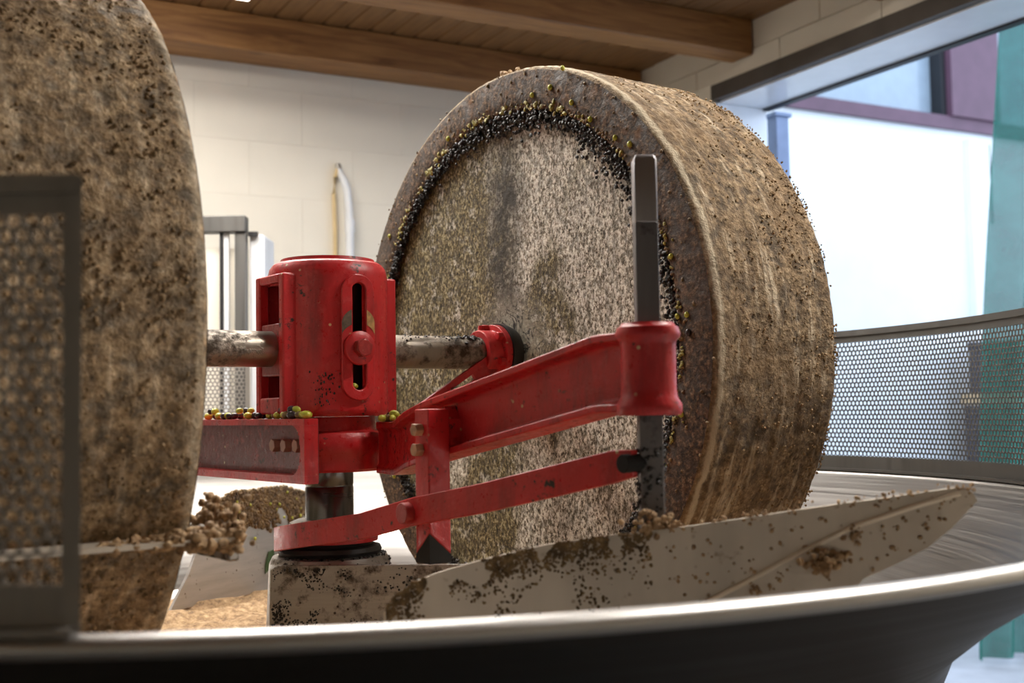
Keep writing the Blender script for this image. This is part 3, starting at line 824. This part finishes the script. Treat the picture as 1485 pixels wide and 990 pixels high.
clump('paste_clump', 'small paste clump on the weld line of the front plough blade', FF, (.578, -bow(.578) - .006, 1.192), .011, 30, PASTE_TAN, (.7, 1, 1.4))
clump('paste_clump', 'paste heap at the foot of the square rod', FF, (.335, .012, 1.207), .020, 80, PASTE_TAN, (1.6, 1, .8))
clump('paste_clump', 'paste clump low on the front plough blade above the pan rim', FF, (.455, -bow(.455) - .006, 1.124), .009, 24, PASTE_TAN)

# ------------------------------------------------------------------ red bearing housing
t = Thing('bearing_housing', 'red cast bearing housing on top of the shaft', 'housing', FM, (0, 0, 1.346))
HR = .112
# body as a lathe with a vertical slot left open on the viewer's side and guide windows left and right
def housing_body():
    mb = MB(); n = 144
    hs = [1.346, 1.352, 1.360, 1.378, 1.394, 1.41, 1.45, 1.5, 1.55, 1.588, 1.60, 1.610, 1.622, 1.630]
    rr = {1.346: HR - .006, 1.352: HR - .001, 1.360: HR, 1.622: HR - .003, 1.630: HR - .009}
    vs = []
    for i in range(n):
        a = 2 * pi * i / n
        for h in hs: vs.append((rr.get(h, HR) * cos(a), rr.get(h, HR) * sin(a), h))
    fs = []; k = len(hs)
    def hole(am, zm):
        x, y = cos(am), sin(am)
        if y < 0 and abs(x) * HR < .0098 and 1.394 < zm < 1.588: return True
        if abs(y) * HR < .034 and 1.378 < zm < 1.588: return True
        return False
    for i in range(n):
        am = 2 * pi * (i + .5) / n
        for q in range(k - 1):
            if hole(am, (hs[q] + hs[q + 1]) / 2): continue
            j = (i + 1) % n
            fs.append((i * k + q, j * k + q, j * k + q + 1, i * k + q + 1))
    mb.add(vs, fs)
    return mb
t.part('body', housing_body(), RED, solid=.0)
t.part('inner_sleeve', MB().lathe([(.082, 1.35), (.082, 1.62)], 48), m_plain('very_dark_red', (.05, .006, .007), .6), fixn=False)  # very dark red sleeve behind the slot and guide windows
t.part('top_cap', MB().lathe([(HR - .009, 1.630), (.098, 1.6335), (.090, 1.634), (.088, 1.641), (.060, 1.6415), (.058, 1.637), (0, 1.637)], 72), RED)
t.part('bottom_cap', MB().lathe([(HR - .006, 1.346), (.05, 1.346)], 72), RED, fixn=False)
# left and right guide frames (boxes with a window), each of four walls
def guide(sgn):
    x0, x1 = (-.122, -.074) if sgn < 0 else (.074, .116)
    mb = MB()
    z0, z1 = (1.352, 1.607)
    mb.box(x0, x1, -.0575, -.040, z0, z1).box(x0, x1, .040, .0575, z0, z1).box(x0, x1, -.0399, .0399, z1 - .016, z1).box(x0, x1, -.0399, .0399, z0, z0 + .030)
    return mb
g = t.part('guide_frame', guide(-1), RED, bevel=.004, seg=3, label='open red guide frame on the left')
t.part('guide_frame', guide(1), RED, bevel=.004, seg=3)
t.part('slide_block', MB().box(-.119, -.03, -.0385, .0385, 1.421, 1.517), m_red('red_paint_worn', (.30, .012, .014)), bevel=.003)
t.part('slide_block', MB().box(.03, .108, -.0385, .0385, 1.421, 1.517), RED, bevel=.003)
# slotted plate curved round the front
def oval(w, z0, z1, n=14):
    p = [(w * cos(pi * k / n), z1 - w + w * sin(pi * k / n)) for k in range(n + 1)] + [(w * cos(pi + pi * k / n), z0 + w + w * sin(pi + pi * k / n)) for k in range(n + 1)]
    return p
def slot_plate():
    o = oval(.0325, 1.374, 1.604); i = oval(.0135, 1.393, 1.588)
    mb = MB(); n = len(o)
    def cyl(p, r): a = -pi / 2 + p[0] / HR; return (r * cos(a), r * sin(a), p[1])
    ra, rb = HR - .002, HR + .008
    mb.v = [cyl(p, ra) for p in o] + [cyl(p, ra) for p in i] + [cyl(p, rb) for p in o] + [cyl(p, rb) for p in i]
    for k in range(n):
        j = (k + 1) % n
        mb.f += [(2 * n + k, 2 * n + j, 3 * n + j, 3 * n + k), (k, j, 2 * n + j, 2 * n + k), (n + k, 3 * n + k, 3 * n + j, n + j), (k, n + k, n + j, j)]
    return mb
sp = t.part('slot_plate', slot_plate(), RED, bevel=.002, label='raised oval plate with a vertical slot')
def crescent(s0, s1):
    mb = MB(); n = 8
    for k in range(n + 1):
        x = s0 + (s1 - s0) * k / n; zt = 1.512 + .030 * sqrt(max(0, 1 - (x / .0325) ** 2)); zl = 1.484 + .030 * sqrt(max(0, 1 - (x / .034) ** 2))
        a = -pi / 2 + x / HR
        for z in (zl, zt): mb.v.append(((HR + .0084) * cos(a), (HR + .0084) * sin(a), z))
    for k in range(n): mb.f.append((2 * k, 2 * k + 2, 2 * k + 3, 2 * k + 1))
    return mb
for (c0, c1, cm) in ((-.032, -.0145, (.10, .075, .05)), (.0145, .032, (.34, .20, .07))):
    t.part('bare_patch', crescent(c0, c1), m_plain('scraped_primer', cm, .5, var=.6, sc=90), parent=sp, fixn=False)
wz, yy = 1.469, -(HR + .008)
w = t.part('washer', MB().lathe([(.010, yy + .001), (.031, yy + .001), (.031, yy - .006), (.028, yy - .0085), (.010, yy - .0085)], 48, 'y', (-.002, 0, wz), closed=True), RED)
t.part('bolt_head', MB().hexp(.0175, yy - .0085, yy - .022, 'y', (-.002, 0, wz), .3).cyl(.0145, yy - .022, yy - .0235, 'y', (-.002, 0, wz), 24), m_red('red_paint_bolt', (.36, .03, .025)), parent=w, bevel=.001)
mb = MB()
for i in range(70):
    a = -pi / 2 + random.gauss(-.55, .14); z = random.uniform(1.365, 1.43)
    mb.blob((HR * cos(a), HR * sin(a), z), random.uniform(.0005, .0024), (.8, .8, 1.2))
t.part('dirt_specks', mb, PASTE_BLACK, kind='stuff', smooth=60, fixn=False)

# ------------------------------------------------------------------ axles
def axle(label, a0, a1):
    t = Thing('axle', label, 'axle', FM, (a0, 0, ZA))
    t.part('bar', MB().lathe([(0, a0), (.033, a0), (.033, a1), (0, a1)], 48, 'x', (0, 0, ZA)), SAXLE)
    return t
axle('grimy steel axle between the near stone and the red housing', -.50, -.036)
t = axle('steel axle from the red housing to the large stone face', .036, .425)
mb = MB()
for i in range(110):
    x = random.uniform(.24, .36) if random.random() < .75 else random.uniform(.15, .24); b = random.gauss(pi / 2 + .3, .35)
    mb.blob((x, .0335 * cos(b), ZA + .0330 * sin(b)), random.uniform(.001, .0036) * (1.4 if .29 < x < .34 else .8))
t.part('paste_crumbs', mb, PASTE_BLACK, kind='stuff', smooth=60, fixn=False)
t = Thing('axle_collar', 'red bolted collar where the axle meets the large stone', 'collar', FM, (.38, 0, ZA))
t.part('ring', MB().lathe([(.0335, .345), (.046, .345), (.048, .35), (.048, .378), (.060, .380), (.060, .394), (.0335, .394)], 48, 'x', (0, 0, ZA), closed=True), RED, bevel=.001)
t.part('seal', MB().lathe([(.0335, .3945), (.063, .3945), (.063, .405), (.056, .425), (.0335, .425)], 48, 'x', (0, 0, ZA), closed=True), BLACKRUB)
for k in range(6):
    a = radians(20 + 60 * k)
    t.part('bolt', MB().hexp(.009, .366, .379, 'x', (0, .053 * cos(a), ZA + .053 * sin(a)), .2), RED, bevel=.001)
t.part('grease_bolt', MB().hexp(.007, .046, .058, 'z', (.36, .005, ZA), .2), RED)
t = Thing('collar_strap', 'slotted red strap running from the axle collar down to the arm', 'strap', FM, (.28, -.03, 1.37))
def strap():
    p0, p1 = Vector((.165, 1.335)), Vector((.365, 1.452)); d = (p1 - p0).normalized(); n = Vector((-d.y, d.x)); wv = .019
    mb = MB(); L = (p1 - p0).length
    def q(a, b): v = p0 + d * a + n * b; return (v.x, v.y)
    s0, s1, h = L * .52, L * .74, .006
    for poly in ([q(0, -wv), q(s0, -wv), q(s0, wv), q(0, wv)], [q(s1, -wv), q(L, -wv), q(L, wv), q(s1, wv)], [q(s0, -wv), q(s1, -wv), q(s1, -h), q(s0, -h)], [q(s0, h), q(s1, h), q(s1, wv), q(s0, wv)]):
        mb.prism(poly, -.034, -.026, 'xz')
    return mb
t.part('bar', strap(), RED)
t.part('bolt', MB().hexp(.010, -.046, -.034, 'y', (.262, 0, 1.392), .2), SBOLT, bevel=.001)

# ------------------------------------------------------------------ red hub with its two arms
t = Thing('hub_arms', 'red hub under the housing with a beam arm on each side', 'machine arm', FM, (0, 0, 1.245))
t.part('hub_ring', MB().lathe([(.0455, 1.245), (.098, 1.245), (.103, 1.250), (.103, 1.272), (.108, 1.280), (.110, 1.292), (.108, 1.306), (.102, 1.316), (.088, 1.320), (.086, 1.3455), (.0455, 1.3455)], 80, closed=True), RED, label='thick rounded red ring')
# left arm: channel open to the viewer
def larm():
    mb = MB(); s0, s1 = -.170, .72; f0, f1 = -.138, -.1121
    mb.box(f0, f1 + .05, s0 + .10, s1, 1.3325, 1.3435).box(f0, f1, s0, s0 + .0999, 1.3325, 1.3435).box(f0, f1, s0, s1, 1.232, 1.246)
    mb.box(f0, f1, s0, s0 + .016, 1.2461, 1.3324)
    for (zc, sg) in ((1.3325, -1), (1.246, 1)):                          # rounded inner corners of the recess
        for k in range(8):
            a, b = k / 8, (k + 1) / 8
            h = .034 * (1 - sqrt(max(0, 1 - (1 - a) ** 2)))
            mb.box(f0 + .0005, f1 - .0002, s0 + .0161 + .034 * a, s0 + .0159 + .034 * b, min(zc, zc + sg * h), max(zc, zc + sg * h))
    return mb
t.part('arm_web', MB().box(-.1120, -.1085, -.166, .72, 1.234, 1.342), m_red('shaded_grimy_red_paint', (.15, .010, .010)), label='grimy red web of the channel arm, its shade painted in')  # grime plus the shade of the recess, both put into this darker red
la = t.part('arm', larm(), RED, bevel=.0015, label='channel arm running away to the left')
for s in (-.108, -.062, -.018):
    t.part('bolt', MB().hexp(.012, -.126, -.112, 'x', (0, s, 1.296), .3), m_plain('dull_bolt', (.34, .16, .12), .4), bevel=.001)
# right arm: cast I-beam rising towards the socket
def rarm():
    mb = MB(); N = 40; prof_n = None
    rows = []
    for i in range(N + 1):
        s = -.098 - (.868 - .098 - .02) * i / N
        k0 = min(1, max(0, (-s - .10) / .30)); k0 = k0 * k0 * (3 - 2 * k0); off = .056 * (1 - k0)
        q = min(1, max(0, (-s - .20) / .60)); e = q
        zt = 1.335 + .115 * e; zb = 1.241 + .105 * q
        if -s < .20: zt = 1.335; zb = 1.241
        tf = .011; wf = .012 + .020 * min(1, max(0, (-s - .10) / .18)); ww = .007; fil = .0045
        P = [(-wf, zt), (wf, zt), (wf, zt - tf), (ww + fil, zt - tf - .002), (ww, zt - tf - fil - .002), (ww, zb + tf + fil + .002), (ww + fil, zb + tf + .002), (wf, zb + tf), (wf, zb), (-wf, zb), (-wf, zb + tf), (-ww - fil, zb + tf + .002), (-ww, zb + tf + fil + .002), (-ww, zt - tf - fil - .002), (-ww - fil, zt - tf - .002), (-wf, zt - tf)]
        rows.append([(p[0] + off, s, p[1]) for p in P])
    k = len(rows[0])
    for r in rows: mb.v += r
    for i in range(N):
        for j in range(k): mb.f.append((i * k + j, i * k + (j + 1) % k, (i + 1) * k + (j + 1) % k, (i + 1) * k + j))
    mb.f += [tuple(range(k)), tuple(range(N * k + k - 1, N * k - 1, -1))]
    return mb
t.part('arm', rarm(), RED, bevel=.0025, label='cast beam arm rising to the right')
t.part('stiffener', MB().prism([(-.452, 1.298), (-.444, 1.345), (-.436, 1.36), (-.430, 1.345), (-.430, 1.292)], -.029, -.006, 'yz').box(-.029, -.0065, -.45, -.43, 1.29, 1.34), RED)
SX, SY = 0.0, -.872
so = t.part('socket', MB().lathe([(.0225, 1.342), (.040, 1.342), (.0425, 1.346), (.0425, 1.356), (.037, 1.366), (.036, 1.375), (.036, 1.432), (.037, 1.438), (.0415, 1.443), (.0425, 1.448), (.040, 1.456), (.036, 1.458), (.034, 1.462), (.0225, 1.462)], 64, c=(SX, SY, 0), closed=True), RED, label='upright round socket gripping the rod')

# square rod
t = Thing('scraper_rod', 'upright square steel rod clamped in the red socket', 'rod', FM, (SX, SY, 1.19))
def sq(z0, z1, h, topb=0.0, ang=.95):
    mb = MB(); c, s = cos(ang), sin(ang)
    def ring(h, z): return [(SX + c * x - s * y, SY + s * x + c * y, z) for x, y in ((-h, -h), (h, -h), (h, h), (-h, h))]
    lv = [(h, z0), (h, z1 - topb)] + ([(h - topb * .6, z1)] if topb else [])
    for hh, z in lv: mb.v += ring(hh, z)
    for i in range(len(lv) - 1):
        for j in range(4): mb.f.append((i * 4 + j, i * 4 + (j + 1) % 4, i * 4 + 4 + (j + 1) % 4, i * 4 + 4 + j))
    n = len(lv) * 4; mb.f += [(3, 2, 1, 0), (n - 4, n - 3, n - 2, n - 1)]
    return mb
t.part('upper_bar', sq(1.592, 1.682, .0148, .006), SROD, bevel=.0015)
t.part('middle_bar', sq(1.40, 1.5918, .0150), m_steel('rod_steel_dark', (.20, .19, .20), .4, (20, 20, 4), .8, .3, dcol=(.04, .035, .03)), bevel=.0012)
lb = t.part('lower_bar', sq(1.185, 1.3998, .0150), SRODL, bevel=.0012, label='grimy lower end of the rod')
t.part('pin', MB().cyl(.012, -.046, -.012, 'x', (0, SY + .004, 1.281), 24), BLACKPAD, bevel=.001)
mb = MB()
for i in range(200):
    z = random.uniform(1.19, 1.30); a = random.uniform(0, 6.28)
    mb.blob((SX + .018 * cos(a), SY + .018 * sin(a), z), random.uniform(.001, .0035))
t.part('paste_crumbs', mb, PASTE_BLACK, kind='stuff', smooth=60, fixn=False)

# upright angle post bolted to the arm
t = Thing('angle_post', 'upright red steel post bolted to the right arm', 'post', FM, (-.05, -.435, 1.118))
PX0, PX1, PY0, PY1 = -.072, -.032, -.455, -.416
t.part('post', MB().add([(PX0, PY0, 1.1655), (PX1, PY0, 1.1305), (PX1, PY1, 1.1305), (PX0, PY1, 1.1305), (PX0, PY0, 1.356), (PX1, PY0, 1.356), (PX1, PY1, 1.356), (PX0, PY1, 1.356)], [(0, 3, 2, 1), (4, 5, 6, 7), (0, 1, 5, 4), (1, 2, 6, 5), (2, 3, 7, 6), (3, 0, 4, 7)]), RED, bevel=.002)
t.part('black_foot', MB().add([(PX0, PY0, 1.165), (PX1, PY0, 1.13), (PX1, PY1, 1.13), (PX0, PY1, 1.13), (PX0, PY0, 1.118), (PX1, PY0, 1.118), (PX1, PY1, 1.118), (PX0, PY1, 1.118)], [(0, 1, 2, 3), (4, 7, 6, 5), (0, 4, 5, 1), (1, 5, 6, 2), (2, 6, 7, 3), (3, 7, 4, 0)]), BLACKPAD, smooth=0)
for z in (1.324, 1.293):
    t.part('bolt', MB().hexp(.0105, PX0 - .014, PX0, 'x', (0, -.434, z), .1), m_plain('worn_bolt', (.42, .22, .13), .45, var=.4, sc=60), bevel=.001)

# lower link bar from the shaft collar to the rod
t = Thing('link_bar', 'flat red link bar from the shaft foot to the square rod', 'link bar', FM, (-.05, -.3, 1.14))
def bar_path():
    P = [(-.086, .03, 1.121), (-.112, -.01, 1.126), (-.126, -.06, 1.133), (-.122, -.12, 1.142), (-.092, -.282, 1.166), (-.084, -.43, 1.198), (-.074, -.60, 1.226), (-.032, -.838, 1.276), (-.028, -.872, 1.281)]
    mb = MB(); hh = .0215
    for i, p in enumerate(P):
        a, b = Vector(P[max(i - 1, 0)]), Vector(P[min(i + 1, len(P) - 1)])
        d = (b - a); d.z = 0; d.normalize(); n = Vector((-d.y, d.x, 0)) * .006
        h = hh if i < len(P) - 1 else hh * .8
        q = Vector(p)
        mb.v += [tuple(q - n + Vector((0, 0, -h))), tuple(q + n + Vector((0, 0, -h))), tuple(q + n + Vector((0, 0, h))), tuple(q - n + Vector((0, 0, h)))]
    for i in range(len(P) - 1):
        for j in range(4): mb.f.append((i * 4 + j, i * 4 + (j + 1) % 4, i * 4 + 4 + (j + 1) % 4, i * 4 + 4 + j))
    m = (len(P) - 1) * 4; mb.f += [(3, 2, 1, 0), (m, m + 1, m + 2, m + 3)]
    return mb
t.part('bar', bar_path(), RED, bevel=.0015, smooth=25)
t.part('clamp_plate', MB().lathe([(.0785, 1.1146), (.090, 1.1146), (.090, 1.122), (.0785, 1.122)], 48, closed=True), RED)
t.part('pin', MB().cyl(.0165, -.104, -.088, 'x', (0, -.425, 1.196), 32), m_red('red_paint_pin', (.40, .03, .03)), bevel=.0015)

# ------------------------------------------------------------------ olives
def olive_mesh(name, mat):
    mb = MB(); n, k = 12, 7
    for i in range(n):
        for j in range(k + 1):
            b = pi * j / k; mb.v.append((sin(b) * cos(2 * pi * i / n) * .0068, sin(b) * sin(2 * pi * i / n) * .0068, cos(b) * .0085))
    for i in range(n):
        for j in range(k): a, b = i * (k + 1) + j, ((i + 1) % n) * (k + 1) + j; mb.f.append((a, b, b + 1, a + 1))
    me = bpy.data.meshes.new(name); me.from_pydata(mb.v, [], mb.f); me.polygons.foreach_set('use_smooth', [True] * len(me.polygons)); me.materials.append(mat)
    return me
OM = {'g': olive_mesh('olive_green', OLIVE_G), 'd': olive_mesh('olive_dark', OLIVE_D), 'b': olive_mesh('olive_brown', OLIVE_B)}
CW = {'g': 'green', 'd': 'dark purple', 'b': 'brown'}
ORD = ('first second third fourth fifth sixth seventh eighth ninth tenth eleventh twelfth thirteenth fourteenth fifteenth sixteenth seventeenth eighteenth nineteenth twentieth '
       'twenty-first twenty-second twenty-third twenty-fourth twenty-fifth twenty-sixth twenty-seventh twenty-eighth twenty-ninth thirtieth thirty-first thirty-second thirty-third thirty-fourth thirty-fifth').split()
COUNT = {}
def olive(kind, p, where, group, sc=1.0, upright=False):
    o = bpy.data.objects.new('olive', OM[kind]); COL.objects.link(o)
    o.location = to_world(FM, p)
    o.rotation_euler = (random.uniform(-.3, .3) if upright else pi / 2 + random.uniform(-.2, .2), 0, random.uniform(0, 6.28))
    q = sc * random.uniform(.85, 1.12); o.scale = (q, q, q)
    k = (kind, group); COUNT[k] = COUNT.get(k, 0) + 1
    nth = ORD[min(COUNT[k], len(ORD)) - 1] + ' ' if '%' in where else ''
    tag(o, (nth + CW[kind] + ' olive ' + where.replace('%', '')), 'olive', CW[kind] + ' olives ' + group)
ztop = 1.3435
s = .085
for i in range(60):
    s = -.160 + .47 * (i + .5) / 60
    k = 'gdgbggdgdgbgdggd'[i % 16] if s < .0 else 'gddgddgddggd'[i % 12]
    lift = .0066 if random.random() < .7 else .016
    olive(k, (random.uniform(-.132, -.10 if s < -.09 else -.07), s, ztop + lift), '%on the left arm, counted from its near end', 'on the left arm')
for i in range(9):
    olive('ggbggggbg'[i], (random.uniform(.028, .052), -.122 - .075 * i / 9, 1.335 + .0066 + random.choice((0, .007))), '%on the right arm, counted from the housing foot', 'on the right arm')
olive('g', (-.003, -.103, 1.4005), 'lying in the lower end of the housing slot', 'in the slot', 1.05)
olive('b', (-.010, -.099, 1.4005), 'lying in the lower end of the housing slot', 'in the slot', .8)
for (ss, zz_, k, where) in (
        (-.512, 1.512, 'g', 'on the stone rim, upper left of four beside the socket'), (-.535, 1.513, 'g', 'on the stone rim, upper right of four beside the socket'),
        (-.515, 1.484, 'g', 'on the stone rim, lower left of four beside the socket'), (-.538, 1.482, 'd', 'on the stone rim, lower right of four beside the socket'),
        (-.46, 1.70, 'g', 'on the stone rim close to the dark middle of the rod'), (-.50, 1.62, 'g', 'on the stone rim halfway between rod top and socket'),
        (-.50, 1.36, 'g', 'on the stone rim, inner of two under the socket'), (-.515, 1.34, 'g', 'on the stone rim, outer of two under the socket'),
        (-.47, 1.25, 'g', 'low on the stone rim beside the foot of the rod'), (-.40, 1.84, 'g', 'on the stone rim touching the view of the rod top'),
        (-.36, 1.86, 'g', 'on the stone rim just left of the rod top'), (-.29, 1.91, 'g', 'on the stone rim midway between its top and the rod'),
        (-.235, 1.955, 'g', 'at the black paste ring, above the pale half of the stone'), (-.17, 2.0, 'g', 'on the stone rim, second to the right of its top'),
        (-.11, 1.998, 'g', 'on the stone rim, first to the right of its top'), (-.21, 2.03, 'g', 'highest on the plain outer rim right of the top'),
        (.20, 1.968, 'g', 'on the stone rim to the left of its top'), (.46, 1.78, 'g', 'on the upper left stone rim above the housing'),
        (.548, 1.66, 'g', 'at the far left edge of the stone rim'), (.45, 1.20, 'g', 'on the lower left stone rim, upper of two'), (.42, 1.12, 'g', 'on the lower left stone rim, lower of two')):
    olive(k, (A_R - .005, ss, zz_), where, 'on the stone rim', .72, True)
